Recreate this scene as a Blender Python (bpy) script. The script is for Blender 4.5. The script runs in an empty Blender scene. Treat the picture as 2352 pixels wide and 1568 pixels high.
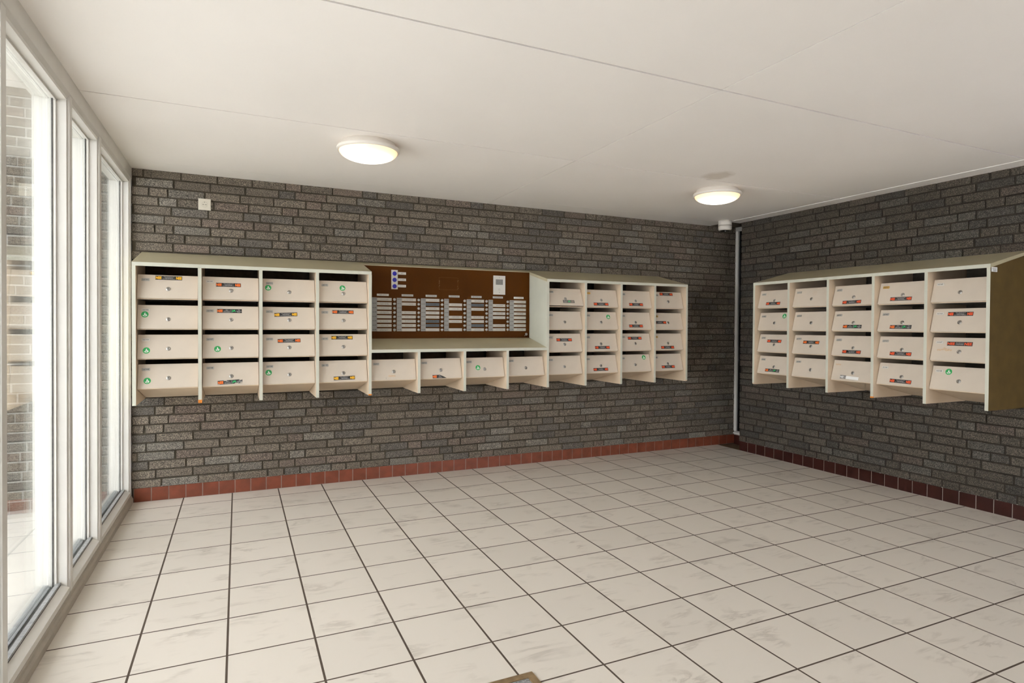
import bpy, bmesh, math, random
from mathutils import Vector, Matrix

C = bpy.context.scene.collection
random.seed(7)
PI = math.pi

# ------------------------------------------------------------------ camera
cam = bpy.data.objects.new('camera', bpy.data.cameras.new('camera'))
C.objects.link(cam)
cam.data.sensor_fit = 'HORIZONTAL'
cam.data.sensor_width = 36.0
cam.data.lens = 36.0 * 1375.968 / 2352
cam.data.shift_x = (1176 - 1184.581) / 2352
cam.data.shift_y = (766.852 - 784) / 2352
cam.data.clip_start = 0.05
R_, U_, F_ = Vector((0.90711504, -0.42082285, 0.0071021)), Vector((-0.0014905, 0.01366223, 0.99990556)), Vector((0.42088014, 0.90703995, -0.01176598))
m = Matrix.Identity(4)
for i in range(3):
    m[i][0], m[i][1], m[i][2] = R_[i], U_[i], -F_[i]
m.translation = (0.7049, -5.1639, 1.3117)
cam.matrix_world = m
bpy.context.scene.camera = cam

# ------------------------------------------------------------------ sky, exposure
world = bpy.data.worlds.new('overcast_sky')
bpy.context.scene.world = world
world.use_nodes = True
wn = world.node_tree.nodes; wl = world.node_tree.links
wn['Background'].inputs[0].default_value = (1.0, 0.975, 1.05, 1)
wn['Background'].inputs[1].default_value = 6.6
vs = bpy.context.scene.view_settings
vs.view_transform = 'Standard'; vs.look = 'None'; vs.gamma = 1.0; vs.use_curve_mapping = False
vs.exposure = 0.17
DOME_E = 6.0
cyc = bpy.context.scene.cycles
cyc.use_denoising = True
cyc.max_bounces = 14; cyc.diffuse_bounces = 8; cyc.transparent_max_bounces = 16
cyc.sample_clamp_indirect = 6.0

def portal(name, loc, rot, sx, sy):
    l = bpy.data.lights.new(name, 'AREA'); l.shape = 'RECTANGLE'; l.size = sx; l.size_y = sy
    l.cycles.is_portal = True
    o = bpy.data.objects.new(name, l); C.objects.link(o); o.location = loc; o.rotation_euler = rot
    return o

XR, H, YF = 5.62, 2.451, -6.3           # right wall, ceiling height, front wall
#portal('daylight_opening', (-0.30, -3.1, 1.22), (0, -PI/2, 0), 2.5, 6.3)

# ------------------------------------------------------------------ materials
def mat(name, col, rough=0.6, metal=0.0, spec=0.5, bump=0.0, bscale=200, var=0.0, vscale=8, coat=0.0):
    mt = bpy.data.materials.new(name); mt.use_nodes = True
    N = mt.node_tree.nodes; L = mt.node_tree.links; b = N['Principled BSDF']
    b.inputs['Base Color'].default_value = (*col, 1); b.inputs['Roughness'].default_value = rough
    b.inputs['Metallic'].default_value = metal; b.inputs['Specular IOR Level'].default_value = spec
    if coat: b.inputs['Coat Weight'].default_value = coat; b.inputs['Coat Roughness'].default_value = 0.15
    tc = N.new('ShaderNodeTexCoord')
    if var:
        n = N.new('ShaderNodeTexNoise'); n.inputs['Scale'].default_value = vscale; n.inputs['Detail'].default_value = 4
        L.new(tc.outputs['Object'], n.inputs['Vector'])
        r = N.new('ShaderNodeValToRGB'); r.color_ramp.elements[0].position = .3; r.color_ramp.elements[1].position = .7
        r.color_ramp.elements[0].color = (*[c*(1-var) for c in col], 1); r.color_ramp.elements[1].color = (*[min(1, c*(1+var)) for c in col], 1)
        L.new(n.outputs['Fac'], r.inputs['Fac']); L.new(r.outputs['Color'], b.inputs['Base Color'])
    if bump:
        n2 = N.new('ShaderNodeTexNoise'); n2.inputs['Scale'].default_value = bscale; n2.inputs['Detail'].default_value = 3
        L.new(tc.outputs['Object'], n2.inputs['Vector'])
        bp = N.new('ShaderNodeBump'); bp.inputs['Strength'].default_value = bump; bp.inputs['Distance'].default_value = 0.002
        L.new(n2.outputs['Fac'], bp.inputs['Height']); L.new(bp.outputs['Normal'], b.inputs['Normal'])
    return mt

def emis(name, col, e):
    mt = bpy.data.materials.new(name); mt.use_nodes = True
    b = mt.node_tree.nodes['Principled BSDF']
    b.inputs['Base Color'].default_value = (*col, 1); b.inputs['Emission Color'].default_value = (*col, 1); b.inputs['Emission Strength'].default_value = e
    return mt

M = {}
M['laminate'] = mat('olive_cream_laminate', (.47, .42, .275), .30, spec=.5, var=.05, vscale=5)
M['side'] = mat('brown_shaded_side_laminate', (.11, .070, .022), .45, var=.15, vscale=12)  # brown end finish, darkened so the side's shade sits in the colour
M['edge'] = mat('pale_green_edge_band', (.56, .56, .47), .45, var=.03)
M['cream'] = mat('cream_board', (.66, .53, .385), .5, var=.03)
M['door'] = mat('cream_door_enamel', (.60, .525, .435), .42, var=.02, vscale=12)
M['under'] = mat('raw_grey_underside', (.30, .28, .26), .7, var=.35, vscale=150)
M['inner'] = mat('slot_shade_back', (.075, .062, .048), .85, var=.2, vscale=40)  # back panel darkened, shade inside the slots put into its colour
M['dark'] = mat('dark_gap', (.02, .018, .015), .8)
M['chrome'] = mat('brushed_steel', (.45, .44, .42), .32, 1.0)
M['alu'] = mat('aluminium_plate', (.42, .41, .38), .45, .25, var=.1, vscale=60)
M['whiteplate'] = mat('white_plate', (.62, .60, .55), .5)
M['gold'] = mat('brass_plate', (.62, .40, .12), .35, .7)
M['ink'] = mat('black_ink', (.04, .04, .04), .6)
M['inkgrey'] = mat('grey_ink', (.18, .17, .16), .7)
M['black'] = mat('black_sticker', (.025, .024, .024), .4)
M['orange'] = mat('orange_print', (.95, .19, .02), .5)
M['red'] = mat('red_orange_print', (.90, .11, .025), .5)
M['yellow'] = mat('yellow_print', (.95, .52, .02), .5)
M['green'] = mat('green_sticker', (.02, .36, .09), .5)
M['jagreen'] = mat('bright_green_print', (.02, .62, .18), .5)
M['white'] = mat('white_print', (.85, .85, .83), .5)
M['greyfade'] = mat('faded_black_sticker', (.16, .15, .14), .6, var=.5, vscale=90)
M['resid'] = mat('tan_glue_residue', (.60, .45, .31), .8, var=.12, vscale=90)
M['brown'] = mat('brown_enamel_panel', (.078, .025, .0025), .55, spec=.08, var=.12, vscale=3)
M['strip'] = mat('grey_number_strip', (.30, .29, .27), .5, .2)
M['nameplate'] = mat('off_white_nameplate', (.50, .47, .42), .5)
M['nameblue'] = mat('slate_nameplate', (.085, .10, .115), .5)
M['faintglue'] = mat('faint_glue_line', (.15, .075, .022), .8)
M['blue'] = mat('blue_button', (.012, .008, .36), .35)
M['frame'] = mat('white_gloss_paint', (.66, .64, .595), .38, var=.04, vscale=6, bump=.15, bscale=60)
M['kick'] = mat('worn_grey_paint', (.40, .36, .30), .5, var=.06, vscale=14)
M['bead'] = mat('grey_glazing_bead', (.36, .37, .37), .45, .4, var=.2, vscale=50)
M['gasket'] = mat('dark_gasket', (.07, .065, .06), .7, var=.4, vscale=60)
M['ceil'] = mat('cream_ceiling_board', (.93, .895, .855), .6, var=.015, vscale=1.5)
M['ceilback'] = mat('ceiling_void_batten', (.13, .105, .075), .8)
def ceil_patch():  # brownish patch with a noisy edge mixed into the ceiling colour
    N = M['ceil'].node_tree.nodes; L = M['ceil'].node_tree.links; b = N['Principled BSDF']
    src = b.inputs['Base Color'].links[0].from_socket
    tc = N.new('ShaderNodeTexCoord'); mp = N.new('ShaderNodeMapping'); mp.inputs['Location'].default_value = (-3.96, 1.72, 0)
    L.new(tc.outputs['Object'], mp.inputs[0]); m2 = N.new('ShaderNodeMapping'); m2.inputs['Scale'].default_value = (9.0, 8.0, 0); m2.inputs['Rotation'].default_value = (0, 0, .5); L.new(mp.outputs[0], m2.inputs[0])
    nz = N.new('ShaderNodeTexNoise'); nz.inputs['Scale'].default_value = 12; L.new(tc.outputs['Object'], nz.inputs['Vector'])
    ln = N.new('ShaderNodeVectorMath'); ln.operation = 'LENGTH'; L.new(m2.outputs[0], ln.inputs[0])
    ad = N.new('ShaderNodeMath'); ad.operation = 'ADD'; L.new(ln.outputs['Value'], ad.inputs[0]); L.new(nz.outputs['Fac'], ad.inputs[1])
    r = N.new('ShaderNodeMapRange'); r.inputs['From Min'].default_value = 1.1; r.inputs['From Max'].default_value = 1.55; r.inputs['To Min'].default_value = .5; r.inputs['To Max'].default_value = 0
    L.new(ad.outputs[0], r.inputs['Value'])
    mx = N.new('ShaderNodeMix'); mx.data_type = 'RGBA'; L.new(r.outputs[0], mx.inputs['Factor']); L.new(src, mx.inputs[6]); mx.inputs[7].default_value = (.52, .45, .36, 1)
    L.new(mx.outputs[2], b.inputs['Base Color'])
ceil_patch()
M['lampwhite'] = mat('white_lamp_plastic', (.78, .74, .68), .4)
M['orangewood'] = mat('orange_bare_patch', (.75, .25, .03), .7, var=.2, vscale=80)
M['brass'] = mat('brown_metal_edge', (.42, .30, .17), .35, .7, var=.2, vscale=30)
M['matting'] = mat('speckled_grey_matting', (.22, .22, .22), .9, var=.7, vscale=120, bump=.6)
M['concrete'] = mat('brown_dirty_screed', (.14, .09, .045), .9, var=.3, vscale=30)
M['pale'] = mat('pale_paving', (.66, .64, .60), .9, var=.1, vscale=3)
M['socket'] = mat('cream_plastic', (.66, .62, .52), .4)
M['sockdark'] = mat('cream_plastic_recess', (.42, .38, .24), .5)
M['camdark'] = mat('dark_lens', (.01, .01, .012), .15)
M['greyframe'] = mat('grey_aluminium_frame', (.42, .40, .37), .45, .2)

def brick_mat(name, attr_gain=1.0):
    mt = bpy.data.materials.new(name); mt.use_nodes = True
    N = mt.node_tree.nodes; L = mt.node_tree.links; b = N['Principled BSDF']
    b.inputs['Roughness'].default_value = .85; b.inputs['Specular IOR Level'].default_value = .35
    at = N.new('ShaderNodeAttribute'); at.attribute_name = 'bcol'
    tc = N.new('ShaderNodeTexCoord')
    sp = N.new('ShaderNodeTexNoise'); sp.inputs['Scale'].default_value = 190; sp.inputs['Detail'].default_value = 3; sp.inputs['Roughness'].default_value = .7
    L.new(tc.outputs['Object'], sp.inputs['Vector'])
    r = N.new('ShaderNodeValToRGB'); e = r.color_ramp.elements
    e[0].position = .36; e[0].color = (.28, .28, .28, 1); e[1].position = .66; e[1].color = (2.5, 2.45, 2.35, 1)
    k = e.new(.52); k.color = (1, 1, 1, 1)
    L.new(sp.outputs['Fac'], r.inputs['Fac'])
    mx = N.new('ShaderNodeMix'); mx.data_type = 'RGBA'; mx.blend_type = 'MULTIPLY'; mx.inputs['Factor'].default_value = 1
    L.new(at.outputs['Color'], mx.inputs[6]); L.new(r.outputs['Color'], mx.inputs[7])
    # chalky dust worn onto the faces
    n = N.new('ShaderNodeTexNoise'); n.inputs['Scale'].default_value = 9; n.inputs['Detail'].default_value = 6; n.inputs['Roughness'].default_value = .75
    L.new(tc.outputs['Object'], n.inputs['Vector'])
    r2 = N.new('ShaderNodeValToRGB'); r2.color_ramp.elements[0].position = .62; r2.color_ramp.elements[1].position = .80
    r2.color_ramp.elements[0].color = (0, 0, 0, 1); r2.color_ramp.elements[1].color = (.5, .5, .5, 1)
    L.new(n.outputs['Fac'], r2.inputs['Fac'])
    mx2 = N.new('ShaderNodeMix'); mx2.data_type = 'RGBA'
    L.new(r2.outputs['Color'], mx2.inputs['Factor']); L.new(mx.outputs[2], mx2.inputs[6]); mx2.inputs[7].default_value = (.22, .21, .195, 1)
    L.new(mx2.outputs[2], b.inputs['Base Color'])
    bp = N.new('ShaderNodeBump'); bp.inputs['Strength'].default_value = .5; bp.inputs['Distance'].default_value = .002
    L.new(sp.outputs['Fac'], bp.inputs['Height']); L.new(bp.outputs['Normal'], b.inputs['Normal'])
    return mt
M['brick'] = brick_mat('rough_dark_brick')
M['mortar'] = mat('brown_mortar', (.062, .050, .034), .95, var=.25, vscale=25, bump=.5, bscale=150)
M['mortarshade'] = mat('shaded_mortar', (.030, .024, .016), .95, var=.25, vscale=25, bump=.5, bscale=150)  # shaded copy of the brown mortar for the dim right wall
M['mortarpale'] = mat('pale_mortar', (.40, .385, .35), .95, var=.15, vscale=25, bump=.5, bscale=150)
M['plinth'] = mat('red_brown_glazed_tile', (.20, .052, .026), .38, spec=.5, var=.2, vscale=12)
M['plinthshade'] = mat('shaded_maroon_glazed_tile', (.035, .009, .006), .45, spec=.2, var=.2, vscale=12)  # shaded copy of the red-brown plinth tile for the dim right side
M['grout'] = mat('pale_grout', (.36, .31, .27), .9)

def floor_mat():
    T = 0.333; X0 = 0.0023; Y0 = -0.2123
    mt = bpy.data.materials.new('cream_marbled_tile'); mt.use_nodes = True
    N = mt.node_tree.nodes; L = mt.node_tree.links; b = N['Principled BSDF']
    tc = N.new('ShaderNodeTexCoord'); sx = N.new('ShaderNodeSeparateXYZ'); L.new(tc.outputs['Object'], sx.inputs[0])
    def mth(op, a, bb=None, c=None):
        n = N.new('ShaderNodeMath'); n.operation = op
        for i, v in enumerate((a, bb, c)):
            if v is None: continue
            if isinstance(v, (int, float)): n.inputs[i].default_value = v
            else: L.new(v, n.inputs[i])
        return n.outputs[0]
    u = mth('DIVIDE', mth('SUBTRACT', sx.outputs[0], X0), T); v = mth('DIVIDE', mth('SUBTRACT', sx.outputs[1], Y0), T)
    fu = mth('FLOOR', u); fv = mth('FLOOR', v)
    du = mth('ABSOLUTE', mth('SUBTRACT', u, mth('ROUND', u))); dv = mth('ABSOLUTE', mth('SUBTRACT', v, mth('ROUND', v)))
    ga = mth('LESS_THAN', du, .0043/T); gb = mth('LESS_THAN', dv, .0040/T); g = mth('MAXIMUM', ga, gb)
    cell = N.new('ShaderNodeCombineXYZ'); L.new(fu, cell.inputs[0]); L.new(fv, cell.inputs[1])
    wnz = N.new('ShaderNodeTexWhiteNoise'); wnz.noise_dimensions = '2D'; L.new(cell.outputs[0], wnz.inputs['Vector'])
    off = N.new('ShaderNodeVectorMath'); off.operation = 'SCALE'; off.inputs['Scale'].default_value = 37; L.new(wnz.outputs['Color'], off.inputs[0])
    ad = N.new('ShaderNodeVectorMath'); ad.operation = 'ADD'; L.new(tc.outputs['Object'], ad.inputs[0]); L.new(off.outputs[0], ad.inputs[1])
    mp = N.new('ShaderNodeMapping'); mp.inputs['Rotation'].default_value = (0, 0, .55); mp.inputs['Scale'].default_value = (1.5, 6.0, 1)
    L.new(ad.outputs[0], mp.inputs['Vector'])
    n1 = N.new('ShaderNodeTexNoise'); n1.inputs['Scale'].default_value = 1.6; n1.inputs['Detail'].default_value = 6; n1.inputs['Roughness'].default_value = .62; n1.inputs['Distortion'].default_value = .6
    L.new(mp.outputs[0], n1.inputs['Vector'])
    ridge = mth('ABSOLUTE', mth('SUBTRACT', n1.outputs['Fac'], .5))
    rr = N.new('ShaderNodeValToRGB'); e = rr.color_ramp.elements
    e[0].position = 0; e[0].color = (1, 1, 1, 1); e[1].position = .05; e[1].color = (0, 0, 0, 1)
    L.new(ridge, rr.inputs['Fac'])
    n2 = N.new('ShaderNodeTexNoise'); n2.inputs['Scale'].default_value = 5.5; n2.inputs['Detail'].default_value = 2; L.new(ad.outputs[0], n2.inputs['Vector'])
    r2 = N.new('ShaderNodeValToRGB'); r2.color_ramp.elements[0].position = .50; r2.color_ramp.elements[1].position = .68
    L.new(n2.outputs['Fac'], r2.inputs['Fac'])
    vein = mth('MULTIPLY', mth('MULTIPLY', rr.outputs['Color'], r2.outputs['Color']), .50)
    mx = N.new('ShaderNodeMix'); mx.data_type = 'RGBA'; L.new(vein, mx.inputs['Factor'])
    mx.inputs[6].default_value = (.665, .615, .545, 1); mx.inputs[7].default_value = (.36, .315, .27, 1)
    tint = mth('MULTIPLY_ADD', wnz.outputs['Value'], .06, .97)
    mt2 = N.new('ShaderNodeVectorMath'); mt2.operation = 'SCALE'; L.new(mx.outputs[2], mt2.inputs[0]); L.new(tint, mt2.inputs['Scale'])
    mx3 = N.new('ShaderNodeMix'); mx3.data_type = 'RGBA'; L.new(g, mx3.inputs['Factor']); L.new(mt2.outputs[0], mx3.inputs[6])
    mx3.inputs[7].default_value = (.085, .062, .045, 1)
    L.new(mx3.outputs[2], b.inputs['Base Color'])
    L.new(mth('MULTIPLY_ADD', g, .45, .40), b.inputs['Roughness'])
    b.inputs['Specular IOR Level'].default_value = .35
    bp = N.new('ShaderNodeBump'); bp.invert = True; bp.inputs['Strength'].default_value = .6; bp.inputs['Distance'].default_value = .002
    L.new(g, bp.inputs['Height']); L.new(bp.outputs['Normal'], b.inputs['Normal'])
    return mt
M['floor'] = floor_mat()

def glass_mat():
    mt = bpy.data.materials.new('window_glass'); mt.use_nodes = True
    N = mt.node_tree.nodes; L = mt.node_tree.links; N.remove(N['Principled BSDF'])
    fr = N.new('ShaderNodeFresnel'); 
    geo = N.new('ShaderNodeNewGeometry'); mr = N.new('ShaderNodeMapRange')      # same reflectance from either side of the pane
    mr.inputs['To Min'].default_value = 1.55; mr.inputs['To Max'].default_value = 1/1.55
    L.new(geo.outputs['Backfacing'], mr.inputs['Value']); L.new(mr.outputs[0], fr.inputs['IOR'])
    t = N.new('ShaderNodeBsdfTransparent'); t.inputs[0].default_value = (.97, .985, .975, 1)
    g = N.new('ShaderNodeBsdfGlossy'); g.inputs['Roughness'].default_value = .0; g.inputs[0].default_value = (1, 1, 1, 1)
    mx = N.new('ShaderNodeMixShader'); L.new(fr.outputs[0], mx.inputs[0]); L.new(t.outputs[0], mx.inputs[1]); L.new(g.outputs[0], mx.inputs[2])
    L.new(mx.outputs[0], N['Material Output'].inputs[0])
    return mt
M['glass'] = glass_mat()

# ------------------------------------------------------------------ mesh helpers
class MB:
    def __init__(s): s.v = []; s.f = []; s.mi = []; s.mats = []; s.smooth = []
    def mid(s, m):
        m = M[m] if isinstance(m, str) else m
        if m not in s.mats: s.mats.append(m)
        return s.mats.index(m)
    def add(s, vs, fs, m, smooth=False):
        o = len(s.v); i = s.mid(m); s.v += [tuple(v) for v in vs]
        for f in fs: s.f.append([o+k for k in f]); s.mi.append(i); s.smooth.append(smooth)
    def box(s, x0, x1, y0, y1, z0, z1, m, faces=None):
        """faces: dict of material per side: 'x-','x+','y-','y+','z-','z+'"""
        V = [(x, y, z) for z in (z0, z1) for y in (y0, y1) for x in (x0, x1)]
        S = {'z-': (0, 2, 3, 1), 'z+': (4, 5, 7, 6), 'y-': (0, 1, 5, 4), 'y+': (2, 6, 7, 3), 'x-': (0, 4, 6, 2), 'x+': (1, 3, 7, 5)}
        o = len(s.v); s.v += V
        for k, f in S.items():
            s.f.append([o+i for i in f]); s.mi.append(s.mid((faces or {}).get(k, m))); s.smooth.append(False)
    def prism(s, prof, x0, x1, m, side0=None, side1=None, edge=None):
        """prof: (y,z) outline extruded along x; edge: {index: material} for rim faces"""
        n = len(prof); o = len(s.v)
        s.v += [(x0, y, z) for y, z in prof] + [(x1, y, z) for y, z in prof]
        s.f.append([o+i for i in range(n)]); s.mi.append(s.mid(side0 or m)); s.smooth.append(False)
        s.f.append([o+n+i for i in reversed(range(n))]); s.mi.append(s.mid(side1 or m)); s.smooth.append(False)
        for i in range(n):
            j = (i+1) % n
            s.f.append([o+i, o+n+i, o+n+j, o+j]); s.mi.append(s.mid((edge or {}).get(i, m))); s.smooth.append(False)
    def lathe(s, prof, m, n=32, c=(0, 0, 0), axis='z', cap=True):
        """prof: (r,h) list, m: material or list per segment"""
        V = []
        for r, h in prof:
            for k in range(n):
                a = 2*PI*k/n
                p = (r*math.cos(a), r*math.sin(a), h) if axis == 'z' else (r*math.cos(a), -h, r*math.sin(a))
                V.append((p[0]+c[0], p[1]+c[1], p[2]+c[2]))
        o = len(s.v); s.v += V
        for i in range(len(prof)-1):
            mm = m[i] if isinstance(m, (list, tuple)) else m
            for k in range(n):
                k2 = (k+1) % n
                s.f.append([o+i*n+k, o+i*n+k2, o+(i+1)*n+k2, o+(i+1)*n+k]); s.mi.append(s.mid(mm)); s.smooth.append(True)
        if cap:
            for i, mm in ((0, m[0] if isinstance(m, (list, tuple)) else m), (len(prof)-1, m[-1] if isinstance(m, (list, tuple)) else m)):
                s.f.append([o+i*n+k for k in range(n)]); s.mi.append(s.mid(mm)); s.smooth.append(False)
    def mesh(s, name, recalc=True):
        me = bpy.data.meshes.new(name); me.from_pydata(s.v, [], s.f)
        for mm in s.mats: me.materials.append(mm)
        me.polygons.foreach_set('material_index', s.mi); me.polygons.foreach_set('use_smooth', s.smooth)
        if recalc:
            bm = bmesh.new(); bm.from_mesh(me); bmesh.ops.recalc_face_normals(bm, faces=bm.faces); bm.to_mesh(me); bm.free()
        me.update(); return me
    def build(s, name, parent=None, recalc=True):
        return link(name, s.mesh(name, recalc), parent)

def link(name, me, parent=None, mw=None):
    o = bpy.data.objects.new(name, me); C.objects.link(o)
    if parent: o.parent = parent
    if mw is not None: o.matrix_local = mw
    return o
def tag(o, label=None, cat=None, group=None, kind=None):
    if label: o['label'] = label
    if cat: o['category'] = cat
    if group: o['group'] = group
    if kind: o['kind'] = kind
    return o
def empty(name, mw=None):
    o = bpy.data.objects.new(name, None); C.objects.link(o); o.empty_display_size = .1
    if mw is not None: o.matrix_world = mw
    return o
def struct(o, label=None):
    o['kind'] = 'structure'
    if label: o['label'] = label
    return o

_tc = {}
def text(s, res=2, off=0.0):
    k = (s, res, off)
    if k not in _tc:
        cu = bpy.data.curves.new('t', 'FONT'); cu.body = s; cu.size = 1; cu.resolution_u = res; cu.offset = off; cu.fill_mode = 'FRONT'
        ob = bpy.data.objects.new('t', cu); C.objects.link(ob)
        me = bpy.data.meshes.new_from_object(ob)
        vs_ = [v.co.copy() for v in me.vertices]; fs_ = [list(p.vertices) for p in me.polygons]
        bpy.data.objects.remove(ob); bpy.data.curves.remove(cu); bpy.data.meshes.remove(me)
        x0 = min(v.x for v in vs_); x1 = max(v.x for v in vs_); y0 = min(v.y for v in vs_); y1 = max(v.y for v in vs_)
        _tc[k] = ([((v.x-x0)/(x1-x0)-.5, (v.y-y0)/(y1-y0)-.5) for v in vs_], fs_)
    return _tc[k]
def put_text(mb, s, cx, cy, w, h, z, m, res=2, off=0.0, plane='xy', shear=0, rot=0):
    vs_, fs_ = text(s, res, off); out = []
    for a, b in vs_:
        x = a*w + shear*b*h; y = b*h
        x, y = x*math.cos(rot)-y*math.sin(rot), x*math.sin(rot)+y*math.cos(rot)
        out.append((cx+x, cy+y, z) if plane == 'xy' else (cx+x, z, cy+y))
    mb.add(out, fs_, m)

# ------------------------------------------------------------------ brick walls
def brick_colour(rng, dull=1.0):
    t = rng.random()
    if t < .60: c = (.145, .123, .098)
    elif t < .78: c = (.116, .104, .090)
    elif t < .90: c = (.150, .120, .098)
    else: c = (.165, .150, .128)
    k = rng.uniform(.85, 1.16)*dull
    return tuple(x*k for x in c)

def brick_wall(name, L0, L1, z0, nrow, place, mortar, zmax, seed, ends=(True, True), gain=1.0, depth=.10):
    """bricks laid between L0..L1 along the wall, proud of a mortar bed; place(l, out, z) gives the world point"""
    rng = random.Random(seed)
    V = []; F = []; MI = []; COL = []
    P = .0675; J = .011
    def quadbox(a0, a1, za, zb, col):
        o = len(V); pr = .0070 + rng.uniform(-.0012, .0012); j = lambda s=.0012: rng.uniform(-s, s)
        a0 += j(); a1 += j()
        rim = [(a0+j(), za+j()), (a1+j(), za+j()), (a1+j(), zb+j()), (a0+j(), zb+j())]
        c = .0028
        inn = [(a0+c+j(), za+c+j()), (a1-c+j(), za+c+j()), (a1-c+j(), zb-c+j()), (a0+c+j(), zb-c+j())]
        for l, z in rim: V.append(place(l, -.004, z))
        for l, z in rim: V.append(place(l, pr-.0025, z))
        for l, z in inn: V.append(place(l, pr, z))
        for r0, r1 in ((0, 4), (4, 8)):
            for i in range(4):
                k = (i+1) % 4; F.append((o+r0+i, o+r0+k, o+r1+k, o+r1+i)); MI.append(0); COL.append(col)
        F.append((o+8, o+9, o+10, o+11)); MI.append(0); COL.append(col)
    prev = []
    for r in range(nrow):
        za = z0 + P*r + J/2; zb = min(z0 + P*(r+1) - J/2, zmax)
        if zb - za < .012: continue
        best = None
        for _ in range(14):
            x = L0 - rng.uniform(0, .24); js = []; run = 0
            row = []
            while x < L1:
                ln = .122 if (rng.random() < .27 or run >= 4) else .2445
                run = 0 if ln < .2 else run+1
                row.append((x, x+ln)); x += ln; js.append(x)
            sc = sum(1 for a in js if any(abs(a-b) < .03 for b in prev))
            if best is None or sc < best[0]: best = (sc, row, js)
        _, row, prev = best
        for a, b in row:
            a = max(a, L0-.003 if ends[0] else L0); b2 = min(b, L1)
            if b2 - a < .03: continue
            quadbox(a + J/2*(a > L0), b2 - J/2*(b2 < L1), za, zb, brick_colour(rng, gain))
    # mortar bed, a slab with depth
    o = len(V)
    for l, out, z in [(L0, 0, -.035), (L1, 0, -.035), (L1, 0, zmax), (L0, 0, zmax), (L0, -depth, -.035), (L1, -depth, -.035), (L1, -depth, zmax), (L0, -depth, zmax)]:
        V.append(place(l, out, z))
    for f in ((0, 1, 2, 3), (5, 4, 7, 6), (0, 3, 7, 4), (1, 5, 6, 2), (3, 2, 6, 7), (0, 4, 5, 1)):
        F.append(tuple(o+i for i in f)); MI.append(1); COL.append((.1, .1, .1))
    me = bpy.data.meshes.new(name); me.from_pydata([tuple(v) for v in V], [], F)
    me.materials.append(M['brick']); me.materials.append(M[mortar])
    me.polygons.foreach_set('material_index', MI)
    ca = me.color_attributes.new('bcol', 'FLOAT_COLOR', 'CORNER')
    d = []
    for p, c in zip(me.polygons, COL):
        for _ in p.vertices: d += [c[0], c[1], c[2], 1]
    ca.data.foreach_set('color', d)
    bm = bmesh.new(); bm.from_mesh(me); bmesh.ops.recalc_face_normals(bm, faces=bm.faces); bm.to_mesh(me); bm.free()
    o = link(name, me); struct(o); return o

brick_wall('wall_back', 0.003, 5.875, .108-.0115, 37, lambda l, o, z: (l, -o, z), 'mortar', 2.465, 3, gain=1.0, depth=.12)['label'] = 'dark brick wall behind the long letterbox rack'
# right wall: stops short of the back corner (recess with a narrow window); built end on at y=-.33
brick_wall('wall_right', .333, 6.3, .108-.0115, 37, lambda l, o, z: (XR-o, -l, z), 'mortarshade', 2.465, 5, gain=.48, depth=.12)['label'] = 'shade-toned dark brick wall with the short letterbox rack'  # gain darkens the same bricks, painting in this wall's shade
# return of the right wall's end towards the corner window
brick_wall('wall_recess', 0.0, .30, .108-.0115, 37, lambda l, o, z: (XR+.003+l, -.333+o, z), 'mortarshade', 2.465, 9, gain=.48, depth=.05)['label'] = 'brick end of the right wall in the corner recess'  # same shade-darkened bricks and mortar as the right wall
brick_wall('wall_front', 0.0, 2.9, .108-.0115, 37, lambda l, o, z: (l, YF+o, z), 'mortar', 2.465, 11, depth=.12)['label'] = 'brick wall behind the viewer'
brick_wall('wall_front_right', 5.3, 5.74, .108-.0115, 37, lambda l, o, z: (l, YF+o, z), 'mortar', 2.465, 12, depth=.12)['label'] = 'brick pier beside the added opening'
brick_wall('wall_outside', -4.2, -.002, .02, 43, lambda l, o, z: (l, -o, z), 'mortarpale', 3.05, 13, gain=.95, depth=.12)['label'] = 'outdoor brick wall with pale mortar seen through the glass'

mb = MB()  # unseen glazed opening, added to bring daylight to the right side
for x0, x1 in ((2.9, 2.96), (4.07, 4.13), (5.24, 5.3)): mb.box(x0, x1, YF-.10, YF, 0, 2.20, 'frame')
mb.box(2.96, 4.07, YF-.06, YF-.02, .10, 2.20, 'frame'); mb.box(2.9, 5.3, YF-.10, YF, 2.20, H+.01, 'frame'); mb.box(2.96, 5.24, YF-.10, YF, 0, .10, 'frame')
opening_fr = mb.build('added_opening_1'); struct(opening_fr, 'added glazed opening behind the viewer, lighting the right side')
mb = MB(); mb.box(4.13, 5.24, YF-.06, YF-.054, .10, 2.20, 'glass'); mb.build('glass_pane', opening_fr)

# plinth tiles: one mesh per wall (a run of tiles is the pattern of the baseboard)
def plinth(name, n, start, pitch, place, label, ztop=.106, m='plinth'):
    mb = MB()
    a, b = start, start+pitch*n
    def bx(l0, l1, o0, o1, z0, z1, m):
        P = [place(l, o, z) for z in (z0, z1) for o in (o0, o1) for l in (l0, l1)]
        mb.add(P, [(0, 2, 3, 1), (4, 5, 7, 6), (0, 1, 5, 4), (2, 6, 7, 3), (0, 4, 6, 2), (1, 3, 7, 5)], m)
    bx(a, b, -.002, .0035, 0, ztop, 'grout')
    rng = random.Random(2)
    for i in range(n):
        bx(a+i*pitch+.003, a+(i+1)*pitch-.003, .0, .0065+rng.uniform(0, .001), .003, ztop-.004, m)
    o = mb.build(name); struct(o, label); return o
plinth('baseboard_back', 52, .0117, .1126, lambda l, o, z: (l, -o, z), 'red-brown tile baseboard along the back wall')
plinth('baseboard_right', 52, .335, .1141, lambda l, o, z: (XR-o, -l, z), 'shade-darkened maroon tile baseboard along the right wall', m='plinthshade')

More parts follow.
